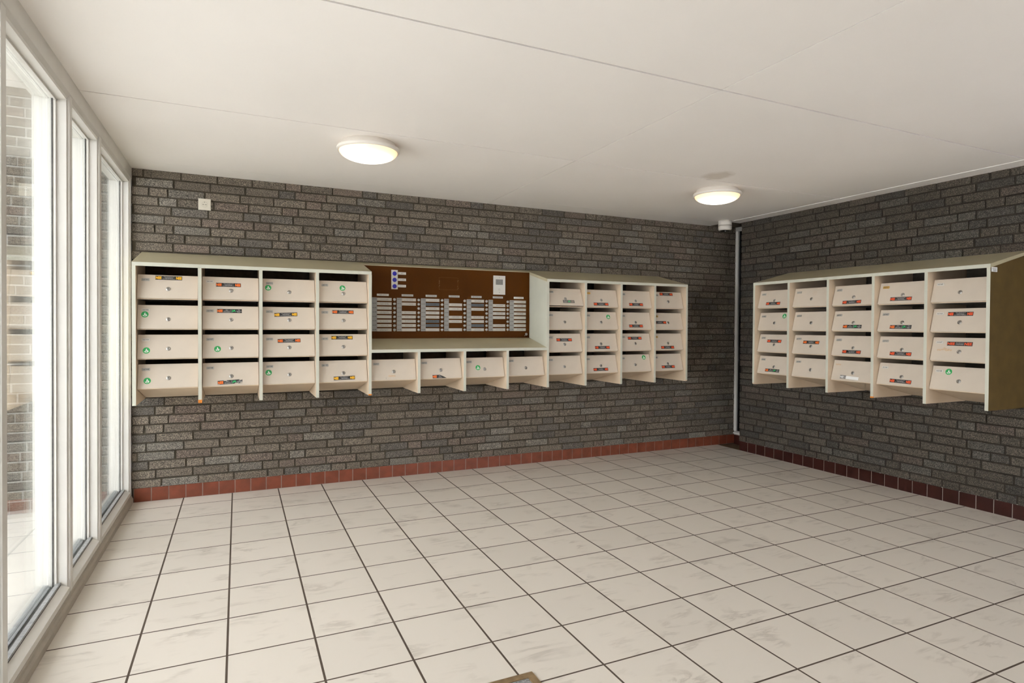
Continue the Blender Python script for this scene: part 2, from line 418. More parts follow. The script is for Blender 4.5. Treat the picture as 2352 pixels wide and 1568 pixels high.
# ------------------------------------------------------------------ floor, ceiling
mb = MB(); mb.box(0, XR, YF, 0, -.04, 0, 'floor'); struct(mb.build('floor'), 'cream marbled tile floor')
mb = MB(); mb.box(XR, 5.99, -.36, 0, -.04, -.008, 'concrete'); struct(mb.build('trim_1'), 'brown screed strip in the corner recess')
mb = MB(); mb.box(-6, -.14, -9, 0, -.12, -.03, 'pale'); struct(mb.build('ground'), 'pale paving outside the windows')

mb = MB(); mb.box(-1.7, -.14, -9, 0, 2.92, 3.0, 'ceil'); struct(mb.build('trim_5'), 'white canopy soffit outside above the glazing')

mb = MB()
xs = [(.0, 2.7970), (2.8025, 5.452)]; ys = [(-.2610, -.004), (-1.5955, -.2635), (-2.957, -1.6045), (-4.320, -2.969), (-5.690, -4.326), (YF, -5.695)]
for x0, x1 in xs:
    for k, (y0, y1) in enumerate(ys):
        mb.box(x0, x1 if k else (x1 if x1 < 5 else 5.475), y0, y1, H, H+.009, 'ceil')
for k, (y0, y1) in enumerate(ys):
    if k == 0: continue
    y1_ = -.30 if k == 1 else y1
    mb.box(5.457, XR+.002, y0, y1_, H-.004, H+.009, 'ceil')
mb.box(0, 6.0, YF, 0.0, H+.010, H+.06, 'ceilback')
struct(mb.build('ceiling'), 'white board ceiling with open joints')

# ------------------------------------------------------------------ window wall on the left
XG = -.070
posts = [(-.052, -.0005), (-1.1208, -1.0564), (-1.7816, -1.7202), (-2.6662, -2.6045), (-3.545, -3.485), (-4.42, -4.36), (-5.30, -5.24), (-6.26, -6.20)]
def window(n, ya, yb, post):
    """ya<yb reveal of the opening; post=(y0,y1) stile at its far (back) side"""
    mb = MB()
    mb.box(-.14, -.012, post[0], post[1], .0, 2.40, 'frame')                    # stile
    mb.box(-.012, -.002, post[0]+.010, post[1]-.004, .05, 2.372, 'frame')        # raised inner face of the stile
    y0, y1 = ya, post[0]
    mb.box(-.14, -.004, y0, y1, .0, .062, 'frame')                              # bottom rail
    mb.box(-.14, -.010, y0, y1, 2.340, 2.40, 'frame')                            # top rail
    fr = mb.build('window_%d' % n); struct(fr, 'white timber window frame in the left glazing')
    mb = MB(); mb.prism([(-.002, .062), (-.002, .088), (-.034, .104), (-.034, .062)], y0, y1, 'frame')
    # prism runs along x; turn it to run along y
    mb.v = [(b, a, c) for a, b, c in mb.v]; s = mb.build('window_sill', fr)
    mb = MB(); mb.box(-.056, -.036, y0+.001, y1-.001, .062, .112, 'bead'); mb.box(-.0365, -.034, y0+.001, y1-.001, .062, .105, 'gasket')
    mb.box(-.052, -.036, y0+.001, y1-.001, .112, .116, 'bead')
    mb.box(-.056, -.048, y0+.001, y1-.001, 2.331, 2.340, 'frame'); mb.box(-.056, -.050, y1-.010, y1-.001, .116, 2.331, 'frame'); mb.box(-.0595, -.056, y0+.001, y1-.001, 2.3365, 2.340, 'gasket')
    mb.build('glazing_bead', fr)
    mb = MB(); mb.box(-.066, -.056, y0+.001, y1-.001, .062, .104, 'gasket'); mb.box(-.0675, -.0625, y1-.0035, y1, .1, 2.34, 'gasket'); mb.build('gasket', fr)
    mb = MB(); mb.box(-.100, -.089, y0+.001, y1-.001, .062, .112, 'bead'); mb.box(-.083, -.073, y0+.001, y1-.001, .062, .106, 'bead'); mb.box(-.115, -.100, y0+.001, y1-.001, .062, .100, 'frame'); mb.box(-.14, -.115, y0+.001, y1-.001, .062, .092, 'frame'); mb.build('outer_ledge', fr)
    mb = MB(); mb.box(XG-.002, XG+.002, y0+.001, y1-.001, .100, 2.339, 'glass'); mb.box(XG-.018, XG-.014, y0+.001, y1-.001, .100, 2.339, 'glass'); g = mb.build('glass_pane', fr)
    return fr
for i in range(len(posts)-1):
    window(i+1, posts[i+1][1], posts[i][0], posts[i])
mb = MB(); mb.box(-.14, -.002, posts[-1][0]-.05, posts[-1][1], 0, 2.40, 'frame'); struct(mb.build('trim_6'), 'last white post of the glazing')
# fascia between frame and ceiling, with a chamfered lower edge
mb = MB(); mb.prism([(-.14, 2.40), (-.012, 2.40), (-.012, 2.352), (.001, 2.372), (.001, H+.03), (-.14, H+.03)], YF, -.004, 'frame')
mb.v = [(b, a, c) for a, b, c in mb.v]; struct(mb.build('trim_2'), 'white fascia board above the window wall')
mb = MB(); mb.prism([(-.003, 0), (.010, 0), (.010, .030), (.004, .044), (-.003, .050)], YF, -.006, 'kick')
mb.v = [(b, a, c) for a, b, c in mb.v]; mb.box(-.004, -.001, YF, -.006, .049, .062, 'kick'); struct(mb.build('trim_3'), 'worn skirting strip under the windows')

# ------------------------------------------------------------------ corner recess window
XW = 5.862
mb = MB()
mb.box(XW, XW+.05, -.333, -.0, .10, .145, 'greyframe'); mb.box(XW, XW+.05, -.045, .0, .145, 2.415, 'greyframe')
mb.box(XW-.006, XW+.0, -.040, -.004, .145, 2.415, 'frame'); mb.box(XW-.01, XW+.05, -.333, 0, 2.415, 2.463, 'greyframe')
mb.box(XW-.012, XW+.01, -.333, -.002, .112, .128, 'frame')
fr = mb.build('window_8'); struct(fr, 'narrow white-framed window in the back corner')
mb = MB(); mb.box(XW+.012, XW+.02, -.333, -.045, .145, 2.415, 'camdark'); mb.build('glass_pane', fr)
mb = MB(); mb.box(XW+.002, XW+.10, -.36, 0, -.01, .10, 'plinthshade'); struct(mb.build('trim_4'), 'shade-darkened tiled upstand below the corner window')
mb = MB(); mb.box(XW+.05, XW+.1, -.5, 0.1, -.05, 2.5, 'dark'); struct(mb.build('wall_corner'), 'dark space behind the corner window')

# ------------------------------------------------------------------ letterbox racks
PITCH = .3895; TH = .022; D = .48
TOPS = [1.650, 1.4435, 1.2415, 1.0395]; BOTS = [1.489, 1.283, 1.081, .879]
YT, YB = -.405, -.449; YK = -.009
def rack(name, mw, n, pitch, niche=None, label=''):
    root = empty(name, mw)
    full = [(YK, .768), (-D, .768), (-D, 1.7015), (YK, 1.8205)]
    for k in range(n+1):
        x = k*pitch; mb = MB()
        inside = 'cream'
        if niche and niche[0] < k < niche[1]:
            prof = [(YK, .768), (-D, .768), (-D, 1.097), (-.14, 1.173), (YK, 1.173)]
        else: prof = full
        if k in (0, n) and name == 'letterbox_rack':      # worn, rounded lower tip of the end panels
            c = .014 if ((k == n) == (niche is not None)) else 0
            if c: prof = [(YK, .768), (-D+c, .768), (-D+.004, .772), (-D, .768+c)] + prof[2:]
        e = {i: 'edge' for i in range(len(prof)) if prof[i][0] == -D and prof[(i+1) % len(prof)][0] == -D}
        s0 = 'laminate' if k == 0 else 'cream'; s1 = 'side' if k == n else 'cream'
        mb.prism(prof, x, x+TH, 'cream', s0, s1, e)
        p = mb.build('side_panel' if k in (0, n) else 'divider', root)
        if (niche and k in (1, 4)) or (not niche and k == 3):
            mb = MB(); hgt = .022 if k == 1 else .010
            mb.box(x-.0006, x+TH+.0006, -D-.0008, -D+.008, .7672, .768+hgt, 'orangewood')
            q = mb.build('worn_corner', root); q['label'] = 'orange bare patch on the divider tip'
        if k == n and not niche:
            mb = MB(); mb.box(x+TH, x+TH+.0008, -.470, -.405, 1.676, 1.706, 'white')
            for j, (a, b) in enumerate(((-.463, -.412), (-.457, -.415), (-.455, -.413), (-.453, -.416))):
                mb.box(x+TH+.0006, x+TH+.0011, a, b, 1.698-j*.006-.0012, 1.698-j*.006+.0012, 'inkgrey')
            q = mb.build('paper_label', p); q['label'] = 'small white printed label'
    # roof board
    mb = MB(); roof = [(-D, 1.702), (-D, 1.727), (YK, 1.843), (YK, 1.821)]
    y2 = -.122; zt = 1.845+(1.845-1.727)/D*y2
    e = {0: 'edge', 1: 'laminate', 3: 'cream'}
    if niche:
        a, b = niche
        mb.prism(roof, 0, a*pitch+TH, 'laminate', edge=e); mb.prism(roof, b*pitch, n*pitch+TH, 'laminate', edge=e)
        mb.prism([(y2, zt-.022), (y2, zt), (YK, 1.843), (YK, 1.821)], a*pitch+TH, b*pitch, 'laminate')
    else: mb.prism(roof, 0, n*pitch+TH, 'laminate', edge=e)
    mb.build('roof_board', root)
    if niche:
        a, b = niche; x0, x1 = a*pitch+TH, b*pitch
        mb = MB(); mb.prism([(-D, 1.097), (-D, 1.121), (-.128, 1.200), (-.128, 1.176)], x0, x1, 'laminate', edge={0: 'edge', 3: 'cream'}); mb.build('sloping_shelf', root)
        for nm, xa, xb in (('niche_lining', x0, x0+.0015), ('niche_lining', x1-.0015, x1)):
            mb = MB(); mb.prism([(-D+.0005, 1.122), (-D+.0005, 1.7010), (-.128, 1.7895), (-.128, 1.2015)], xa, xb, 'edge'); mb.build(nm, root)
    tag(root, label, 'letterbox rack')
    return root

M_back = Matrix.Translation((.071, 0, .0)) @ Matrix.Rotation(-.0038, 4, 'Y')
M_right = Matrix.Translation((XR, -.952, .018)) @ Matrix.Rotation(-PI/2, 4, 'Z')
rack('letterbox_rack', M_back, 12, PITCH, (4, 8), 'long olive-cream letterbox rack on the back wall, stepped around the brown doorbell panel')
rack('letterbox_rack', M_right, 5, .3905, None, 'shorter five-column olive-cream letterbox rack on the right-hand brick wall')

# shared letterbox meshes
GAP = .003; DW = PITCH-TH-2*GAP; DH = math.hypot(TOPS[0]-BOTS[0], YT-YB)
def door_mesh():
    mb = MB(); mb.box(0, DW, -DH, 0, -.005, 0, 'door'); me = mb.mesh('door')
    bm = bmesh.new(); bm.from_mesh(me); bmesh.ops.bevel(bm, geom=bm.edges[:], offset=.0012, segments=2, affect='EDGES'); bm.to_mesh(me); bm.free(); return me
ME_door = door_mesh()
def body_mesh(last, top):
    mb = MB(); h = -.004
    if last: mb.prism([(YB+.004, .0-.006), (YB+.004, .0), (-.019, -.101), (-.019, -.107)], 0, DW, 'cream')
    else: mb.prism([(YB+.014, -.008), (YB+.014, -.001), (-.020, -.001), (-.020, -.008)], 0, DW, 'under', edge={0: 'cream'})
    mb.box(0, DW, -.018, -.012, (-.101 if last else -.001), top, 'inner')
    return mb.mesh('body')
ME_body = {'top': body_mesh(False, .320), 'mid': body_mesh(False, .196), 'low': body_mesh(True, .193), 'niche': body_mesh(True, .292)}
def lock_mesh():
    mb = MB(); mb.lathe([(.0138, 0), (.0138, .0018), (.0118, .0030), (.0095, .0030), (.0095, .0046), (.0085, .0052)], ['chrome', 'chrome', 'chrome', 'dark', 'chrome'], 24)
    mb.box(-.0013, .0013, -.0052, .0030, .0050, .0056, 'dark'); mb.lathe([(.0024, .0050), (.0024, .0057)], 'dark', 12, (0, .0030, 0))
    return mb.mesh('lock')
ME_lock = lock_mesh()

def nee_mesh(kind):
    """120 x 25 mm style opt-out sticker, drawn 160 wide"""
    mb = MB(); W, Hh = .160, .0285; base = 'black'
    col = {'NNY': 'yellow', 'NNO': 'orange', 'NNR': 'red', 'NJ': 'orange', 'NJw': 'orange', 'NNW': 'red'}.get(kind, 'orange')
    if kind == 'torn': mb.add([(-.08, -.0142, .0006), (.012, -.0142, .0006), (.040, -.0135, .0006), (.018, -.002, .0006), (-.016, .0142, .0006), (-.08, .0142, .0006)], [(0, 1, 2, 3, 4, 5)], 'black')
    elif kind == 'worn': base = 'greyfade'; mb.box(-W/2*.75, W/2*.75, -Hh/2, Hh/2, 0, .0006, base)
    elif kind == 'faded': mb.box(-W/2, -.028, -Hh/2, Hh/2, 0, .0006, 'greyfade'); mb.box(-.028, W/2, -Hh/2+.001, Hh/2-.003, 0, .0006, 'white')
    else: mb.box(-W/2, W/2, -Hh/2, Hh/2, 0, .0006, base)
    z = .0009
    if kind in ('NNY', 'NNO', 'NNR'):
        for sx in (-1, 1): put_text(mb, 'NEE', sx*.0605, 0, .034, .019, z, col, 1, .05)
        for j, (t, w) in enumerate((('Geen ongeadresseerd', .062), ('reclamedrukwerk', .048), ('geen huis-aan-huisbladen', .074))):
            put_text(mb, t, 0, .0075-.0075*j, w, .0042, z, 'white', 1, .01)
    elif kind == 'NNW':
        for sx in (-1, 1): put_text(mb, 'NEE', sx*.0535, 0, .046, .018, z, col, 1, .03)
        for j in range(3): put_text(mb, ('Geen ongeadresseerd', 'reclamedrukwerk', 'geen huis-aan-huisbladen')[j], 0, .0065-.0065*j, .050, .0035, z, 'white', 1, .01)
    elif kind in ('NJ', 'NJw'):
        put_text(mb, 'NEE', -.0605, 0, .034, .019, z, 'orange', 1, .05)
        put_text(mb, 'JA', .027, 0, .026, .019, z, 'jagreen', 1, .03); mb.box(.0095, .0105, -.010, .010, .0004, z, 'white')
        for j, t in enumerate(('Geen', 'ongeadresseerd', 'reclamedrukwerk')): put_text(mb, t, -.018, .0075-.0075*j, (.016, .040, .044)[j], .0042, z, 'white', 1, .01)
        for j, t in enumerate(('Wel', 'huis-aan-huis', 'bladen')): put_text(mb, t, .0605, .0070-.0070*j, (.011, .034, .018)[j], .0042, z, 'white', 1, .01)
        if kind == 'NJw':
            for x, y, w, h in ((-.079, -.012, .012, .003), (-.040, .010, .020, .0035), (.030, -.013, .022, .004), (.062, .009, .016, .005), (.066, -.012, .014, .006)):
                mb.box(x, x+w, y, y+h, .0008, .0012, 'door')
    elif kind == 'torn':
        put_text(mb, 'NEE', -.0605, 0, .034, .019, z, 'orange', 1, .05)
        for j, t in enumerate(('Geen', 'ongead', 'reclamedr')): put_text(mb, t, -.020+.002*j, .0075-.0075*j, (.014, .022, .032)[j], .0042, z, 'white', 1, .01)
    elif kind == 'worn':
        put_text(mb, 'JA', .005, 0, .026, .018, z, 'jagreen', 1, .03)
        for j in range(3): put_text(mb, ('Geen', 'ongeadresseerd', 'reclame')[j], -.034, .0070-.0070*j, .030, .0038, z, 'whiteplate', 1, .01)
        for j in range(3): put_text(mb, ('Wel', 'huis-aan-huis', 'bladen')[j], .040, .0070-.0070*j, .028, .0038, z, 'resid', 1, .01)
    elif kind == 'faded':
        put_text(mb, 'NEE', -.0625, 0, .030, .018, z, 'white', 1, .03)
        for j in range(3): put_text(mb, 'reclamedrukwerk', -.032, .0065-.0065*j, .026, .0036, z, 'white', 1, .01)
    return mb.mesh('sticker', False)
def ja_mesh(ghost=False):
    mb = MB()
    if ghost:
        mb.lathe([(.0185, .0004), (.0165, .0005)], 'resid', 28, cap=False); put_text(mb, 'Ja', 0, .001, .018, .014, .0006, 'resid', 2, .0); return mb.mesh('sticker_residue', False)
    mb.lathe([(.0215, 0), (.0215, .0006)], 'green', 32)
    put_text(mb, 'J', -.004, .001, .010, .022, .0009, 'white', 3, .03, shear=.25)
    put_text(mb, 'a', .0065, -.003, .010, .011, .0009, 'white', 3, .03)
    n = 10; r0, r1 = .0125, .0150
    vs_ = []
    for i in range(n+1):
        a = math.radians(200+i*14)
        vs_ += [(r0*math.cos(a), r0*math.sin(a), .0009), (r1*math.cos(a), r1*math.sin(a), .0009)]
    mb.add(vs_, [(2*i, 2*i+1, 2*i+3, 2*i+2) for i in range(n)], 'white')
    return mb.mesh('sticker', False)
STK = {k: nee_mesh(k) for k in ('NNY', 'NNO', 'NNR', 'NJ', 'NJw', 'torn', 'worn', 'faded', 'NNW')}
STK['green'] = ja_mesh(); STK['ring'] = ja_mesh(True)
def tape_mesh():
    mb = MB(); mb.box(-.028, .028, -.007, .007, 0, .0005, 'resid'); return mb.mesh('tape_residue')
def blot_mesh():
    mb = MB(); rng = random.Random(4)
    for k in range(7):
        cx = -.042+k*.014; r = rng.uniform(.006, .012); mb.lathe([(r, .0002+.00005*k), (r*.6, .0005+.00005*k)], 'resid', 12, (cx, rng.uniform(-.006, .006), 0))
    return mb.mesh('glue_residue', False)
STK['resid'] = tape_mesh(); STK['blot'] = blot_mesh()
def plate_mesh(num, m):
    mb = MB(); w, h, c = .0245, .0098, .003
    out = [(-w+c, -h), (w-c, -h), (w, -h+c), (w, h-c), (w-c, h), (-w+c, h), (-w, h-c), (-w, -h+c)]
    mb.add([(x, y, 0) for x, y in out]+[(x, y, .0018) for x, y in out]+[(x*.94, y*.86, .0024) for x, y in out],
           [(i, (i+1) % 8, 8+(i+1) % 8, 8+i) for i in range(8)]+[(8+i, 8+(i+1) % 8, 16+(i+1) % 8, 16+i) for i in range(8)]+[tuple(range(16, 24))], m)
    put_text(mb, num, 0, 0, .034, .0100, .0027, 'ink', 1, .015)
    return mb.mesh('number_plate', False)

# sticker list: (rack, column, row) -> [(kind, a, s, rot)]
S = {(0,0,0): [('NNY', .184, .020, 0)], (0,0,1): [('green', .043, .067, 0)], (0,0,2): [('green', .052, .111, 0)], (0,0,3): [('green', .056, .115, 0)],
 (0,1,0): [('NNO', .165, .058, 0)], (0,1,1): [('NJ', .171, .036, 0)], (0,1,2): [('green', .094, .106, 0)], (0,1,3): [('NJw', .174, .141, .05)],
 (0,2,0): [('green', .037, .070, 0)], (0,2,1): [('NNY', .158, .058, .04)], (0,2,2): [('NNO', .181, .049, .02)], (0,2,3): [('green', .039, .081, 0)],
 (0,3,0): [('green', .176, .056, .3)], (0,3,1): [('NNO', .181, .033, 0)], (0,3,2): [('NNY', .174, .028, 0)], (0,3,3): [('NNY', .187, .139, .02)],
 (0,4,3): [('resid', .165, .135, 0)], (0,5,3): [('torn', .188, .152, 0)], (0,6,3): [('green', .122, .087, 0)],
 (0,8,0): [('worn', .211, .127, 0)], (0,8,2): [('NNR', .183, .058, 0)], (0,9,0): [('NNR', .173, .140, 0)], (0,9,1): [('green', .268, .047, 0)],
 (0,9,2): [('NNR', .191, .134, 0)], (0,9,3): [('NNR', .175, .136, 0)], (0,10,0): [('NNR', .180, .136, 0)], (0,10,1): [('NNR', .181, .135, 0)],
 (0,10,2): [('NNR', .183, .047, 0)], (0,10,3): [('green', .294, .031, 0)], (0,11,0): [('NNR', .171, .023, 0)], (0,11,1): [('NNR', .080, .098, 0)],
 (0,11,2): [('NNR', .170, .142, 0)], (0,11,3): [('NNR', .182, .131, 0)],
 (1,0,0): [('NNR', .171, .128, 0)], (1,0,1): [('green', .280, .035, 0)], (1,0,2): [('NNR', .175, .064, 0)], (1,0,3): [('NJ', .171, .135, 0)],
 (1,1,0): [('ring', .204, .048, 0)], (1,1,2): [('NNO', .177, .065, 0)], (1,2,0): [('NNR', .173, .142, .02)], (1,2,1): [('NJ', .178, .132, 0)],
 (1,2,2): [('NNR', .175, .134, 0)], (1,2,3): [('faded', .159, .140, -.03)], (1,3,0): [('NNR', .174, .131, 0)], (1,3,1): [('NJ', .175, .134, 0)],
 (1,3,2): [('NNR', .177, .132, 0)], (1,3,3): [('NNR', .180, .135, -.01)], (1,4,1): [('NNR', .178, .040, 0)], (1,4,2): [('NNW', .177, .044, 0), ('blot', .086, .086, 0)],
 (1,4,3): [('green', .109, .038, 0)]}
DESC = {'NNY': 'with yellow NEE sticker', 'NNO': 'with orange NEE sticker', 'NNR': 'with red-orange NEE sticker', 'NJ': 'with NEE and JA sticker', 'NJw': 'with scuffed NEE and JA sticker',
        'green': 'with round green sticker', 'resid': 'with tan tape residue', 'torn': 'with torn NEE sticker', 'worn': 'with faded JA sticker', 'faded': 'with bleached NEE sticker',
        'NNW': 'with wide-lettered NEE sticker', 'ring': 'with a faint ring mark', 'blot': ''}
SL = {'green': 'round green Ja sticker', 'resid': 'tan tape residue', 'ring': 'faint ring of glue', 'blot': 'tan glue residue', 'torn': 'torn black NEE sticker', 'worn': 'faded grey JA sticker', 'faded': 'bleached NEE sticker',
      'NNY': 'black sticker with yellow NEE', 'NNO': 'black sticker with orange NEE', 'NNR': 'black sticker with red-orange NEE', 'NJ': 'black NEE JA sticker', 'NJw': 'scuffed black NEE JA sticker', 'NNW': 'black sticker with wide red NEE'}
ORD = ['first', 'second', 'third', 'fourth', 'fifth', 'sixth', 'seventh', 'eighth', 'ninth', 'tenth', 'eleventh', 'twelfth']
ROW = ['top row', 'second row', 'third row', 'bottom row']
white_plates = {(0,0,1), (0,0,2), (0,1,0), (1,4,0), (1,4,1), (1,4,2), (1,4,3), (1,3,3)}
gold_plates = {(1,3,0), (0,9,0), (0,11,1), (0,11,2)}
cells = []
nums = []
for c in range(12):
    for r in ([3] if 4 <= c < 8 else range(4)): cells.append((0, c, r))
for c in range(5):
    for r in range(4): cells.append((1, c, r))
for i, (k, c, r) in enumerate(cells):
    nums.append('16%d%d' % (100//100*10 + i//8, i % 8+1) if False else '16%d' % (101 + 10*(i//8) + i % 8))
for (k, c, r), num in zip(cells, nums):
    Mu = (M_back, M_right)[k]; pitch = (PITCH, .3905)[k]
    x0 = c*pitch+TH+GAP
    root = empty('letterbox', Mu @ Matrix.Translation((x0, 0, BOTS[r])))
    link('body', ME_body['niche' if k == 0 and 4 <= c < 8 else 'top' if r == 0 else 'low' if r == 3 else 'mid'], root)
    yt, yb, dz = YT, YB, TOPS[r]-BOTS[r]
    if (k, c, r) == (0, 8, 0): yb = YB-.020         # this one hangs slightly open
    es = Vector((0, yt-yb, dz)).normalized(); n = Vector((1, 0, 0)).cross(es)
    Md = Matrix.Identity(4)
    for a in range(3): Md[a][0] = (1, 0, 0)[a]; Md[a][1] = es[a]; Md[a][2] = n[a]
    Md.translation = (0, yt, dz)
    door = link('door', ME_door, root, Md)
    link('lock', ME_lock, door, Matrix.Translation((.182, -.100, 0)))
    pm = 'whiteplate' if (k, c, r) in white_plates else 'gold' if (k, c, r) in gold_plates else 'alu'
    if (k, c, r) == (1, 2, 3):
        p = link('glue_residue', STK['resid'], door, Matrix.Translation((.044, -.037, 0)) @ Matrix.Scale(.85, 4)); p['label'] = 'tan residue where the number plate was'
    else:
        p = link('number_plate', plate_mesh(num, pm), door, Matrix.Translation((.047, -.036, 0)))
        if pm != 'alu': p['label'] = {'whiteplate': 'white number plate', 'gold': 'brass-coloured number plate'}[pm]
    d = 'with no sticker'
    for kind, a, s, rot in S.get((k, c, r), []):
        st = link({'resid': 'tape_residue', 'blot': 'glue_residue', 'ring': 'sticker_residue'}.get(kind, 'sticker'), STK[kind], door, Matrix.Translation((a, -s, .0002)) @ Matrix.Rotation(rot, 4, 'Z'))
        st['label'] = SL[kind]
        if DESC[kind]: d = DESC[kind]
    if (k, c, r) == (0, 4, 3):
        mb = MB(); mb.box(-.0008, .0008, -.008, .006, 0, .0006, 'inkgrey'); link('scratch', mb.mesh('scratch'), door, Matrix.Translation((.118, -.151, 0)))
    if 4 <= c < 8 and k == 0: lab = 'cream letterbox %s %s, %s of four below the brown doorbell panel' % (num, d, ORD[c-4])
    else: lab = 'cream letterbox %s %s, %s, %s column of %s rack' % (num, d, ROW[r], ORD[c], ('long', 'right')[k])
    tag(root, lab, 'letterbox', ('letterboxes in the long rack on the back wall', 'letterboxes in the rack on the right wall')[k])

# ------------------------------------------------------------------ doorbell panel in the niche (world x; tilt with the rack)
Mp = Matrix.Translation((.071, 0, 0)) @ Matrix.Rotation(-.0038, 4, 'Y') @ Matrix.Translation((-.071, 0, 0))
panel = empty('doorbell_panel', Mp @ Matrix.Translation((1.655, -.128, 1.199)))
OX, OZ = 1.655, 1.199
YP = -.004          # panel face, local y
def P(x, z): return (x-OX, z-OZ)
def tl(x): return -.0038*(x-.071)    # measured world z -> rack-tilted z
mb = MB(); x0, _ = P(1.655, 0); x1 = 3.183-OX; mb.box(x0, x1, YP, 0, 1.2015-OZ, 1.808-OZ, 'brown'); mb.build('back_board', panel)
ZT = lambda x, z: z + tl(x) - OZ
# three blue push buttons on their plate
mb = MB(); a = 1.885-OX; b = 1.939-OX; mb.box(a, b, YP-.005, YP, ZT(1.91, 1.624), ZT(1.91, 1.786), 'whiteplate')
for z in (1.778, 1.729, 1.676): mb.lathe([(.0025, YP*-1+.005), (.0020, -YP+.0058)], 'gold', 10, (1.912-OX, 0, ZT(1.91, z)), 'y')
bp_ = mb.build('button_plate', panel); bp_['label'] = 'grey-white plate with three blue buttons'
ME_blue = None
for z in (1.755, 1.702, 1.648):
    mb = MB(); mb.lathe([(.0180, .0), (.0180, .003), (.0155, .0045), (.0145, .0035), (.0070, .0035), (.0060, .0045)], 'blue', 28, (0, 0, 0), 'y')
    q = mb.build('push_button', bp_); q.location = (1.912-OX, YP-.005, ZT(1.912, z)); q['label'] = 'round blue push button'
for z, t, w in ((1.7595, 'LIFT', .020), (1.706, 'C.V. KETEL', .045), (1.6525, 'HYDROFOOR', .050)):
    mb = MB(); mb.box(-.034, .034, -.002, 0, -.0105, .0105, 'whiteplate'); put_text(mb, t, 0, 0, w, .0085, -.0024, 'inkgrey', 1, .01, 'xz')
    q = mb.build('button_label', panel, False); q.location = (1.977-OX, YP, ZT(1.977, z))
# intercom grille
mb = MB(); gx = 2.876; mb.box(-.059, .059, -.004, 0, -.086, .086, 'whiteplate')
for i in range(15): mb.box(-.034+i*.0046, -.0318+i*.0046, -.0046, -.003, -.024+.028, .052, 'ink')
mb.box(-.036, .036, -.0042, -.003, .003, .053, 'alu')
for z in (.068, -.066): mb.lathe([(.003, .004), (.002, .0052)], 'inkgrey', 10, (0, 0, z), 'y')
for dx in (-.0065, 0, .0065):
    for dz in (-.0065, 0, .0065):
        if dx or dz: mb.lathe([(.0016, .004), (.0012, .0046)], 'inkgrey', 8, (dx, 0, -.040+dz), 'y')
q = mb.build('intercom_speaker', panel); q.location = (gx-OX, YP, ZT(gx, 1.692)); q['label'] = 'white intercom plate with slotted grille'
# floor headers, number strips, nameplates, bell buttons
heads = ['begane grond', '1e verdieping', '2e verdieping', '3e verdieping', '4e verdieping', '5e verdieping', '6e verdieping']
rows = [1.5355-.0366*j for j in range(8)]
absent = {(1, 2), (3, 0), (3, 3), (3, 6), (4, 3), (5, 0), (5, 5)}
slate = {(2, 1), (2, 5), (2, 6), (4, 1), (4, 6)}
def blank_plate(m, seed):
    rng = random.Random(seed); mb = MB(); mb.box(-.061, .061, -.0022, 0, -.0125, .0125, m)
    ink = 'ink' if m == 'nameblue' else 'inkgrey'
    two = rng.random() < .35
    if not rng.random() < .12:
        for z in ((.0045, -.0045) if two else (0,)):
            x = -rng.uniform(.026, .040)
            while x < .034:
                w = rng.uniform(.002, .007); mb.box(x, x+w, -.0025, -.002, z-rng.uniform(.0012, .0022), z+rng.uniform(.0012, .0022), ink); x += w+rng.uniform(.001, .0045)
    for sx in (-.055, .055): mb.lathe([(.0016, .0022), (.0012, .0027)], 'inkgrey', 8, (sx, 0, 0), 'y')
    return mb.mesh('nameplate')
mbell = MB(); mbell.lathe([(.0125, 0), (.0125, .003), (.0105, .0055), (.0070, .0062), (.0070, .0045), (.0050, .0045), (.0040, .0058)], ['alu', 'chrome', 'chrome', 'inkgrey', 'inkgrey', 'chrome'], 24, (0, 0, 0), 'y'); ME_bell = mbell.mesh('bell_button')
for k in range(7):
    sx = 1.722+.2098*k
    zo = .0080*k/6
    mb = MB(); mb.box(-.050, .050, -.002, 0, -.0088, .0088, 'whiteplate' if k in (0, 6) else 'alu'); put_text(mb, heads[k], 0, 0, .070 if k else .066, .0085, -.0024, 'ink', 1, .012, 'xz')
    q = mb.build('floor_label', panel, False); q.location = (sx+.092-OX, YP, ZT(sx, 1.572+zo+.001)); 
    mb = MB(); mb.box(0, .043, -.0015, 0, ZT(sx, 1.267+zo), ZT(sx, 1.550+zo), 'strip')
    for j in range(8): put_text(mb, '16%d' % (101+10*k+j), .0215, ZT(sx, rows[j]+zo+.003), .031, .0095, -.0018, 'ink', 1, .015, 'xz')
    q = mb.build('number_strip', panel, False); q.location = (sx-OX, YP, 0)
    for j in range(8):
        z = ZT(sx, rows[j]+zo)
        if (k, j) not in absent:
            q = link('nameplate', blank_plate('nameblue' if (k, j) in slate else 'nameplate', k*8+j), panel); q.location = (sx+.044+.061-OX, YP, z)
            if (k, j) in slate: q['label'] = 'slate-grey nameplate'
        if k < 6:
            q = link('bell_button', ME_bell, panel); q.location = (sx+.1905-OX, YP, z)
mb = MB(); mb.lathe([(.0125, 0), (.0125, .002), (.0105, .004), (.0100, .0042)], ['alu', 'chrome', 'alu'], 24, (0, 0, 0), 'y'); mb.box(-.0012, .0012, -.0050, -.0040, -.002, .006, 'dark')
q = mb.build('panel_lock', panel); q.location = (3.152-OX, YP, ZT(3.152, 1.245))
mb = MB(); mb.lathe([(.003, 0), (.002, .002)], 'whiteplate', 10, (0, 0, 0), 'y'); q = mb.build('screw', panel); q.location = (3.138-OX, YP, ZT(3.14, 1.231))
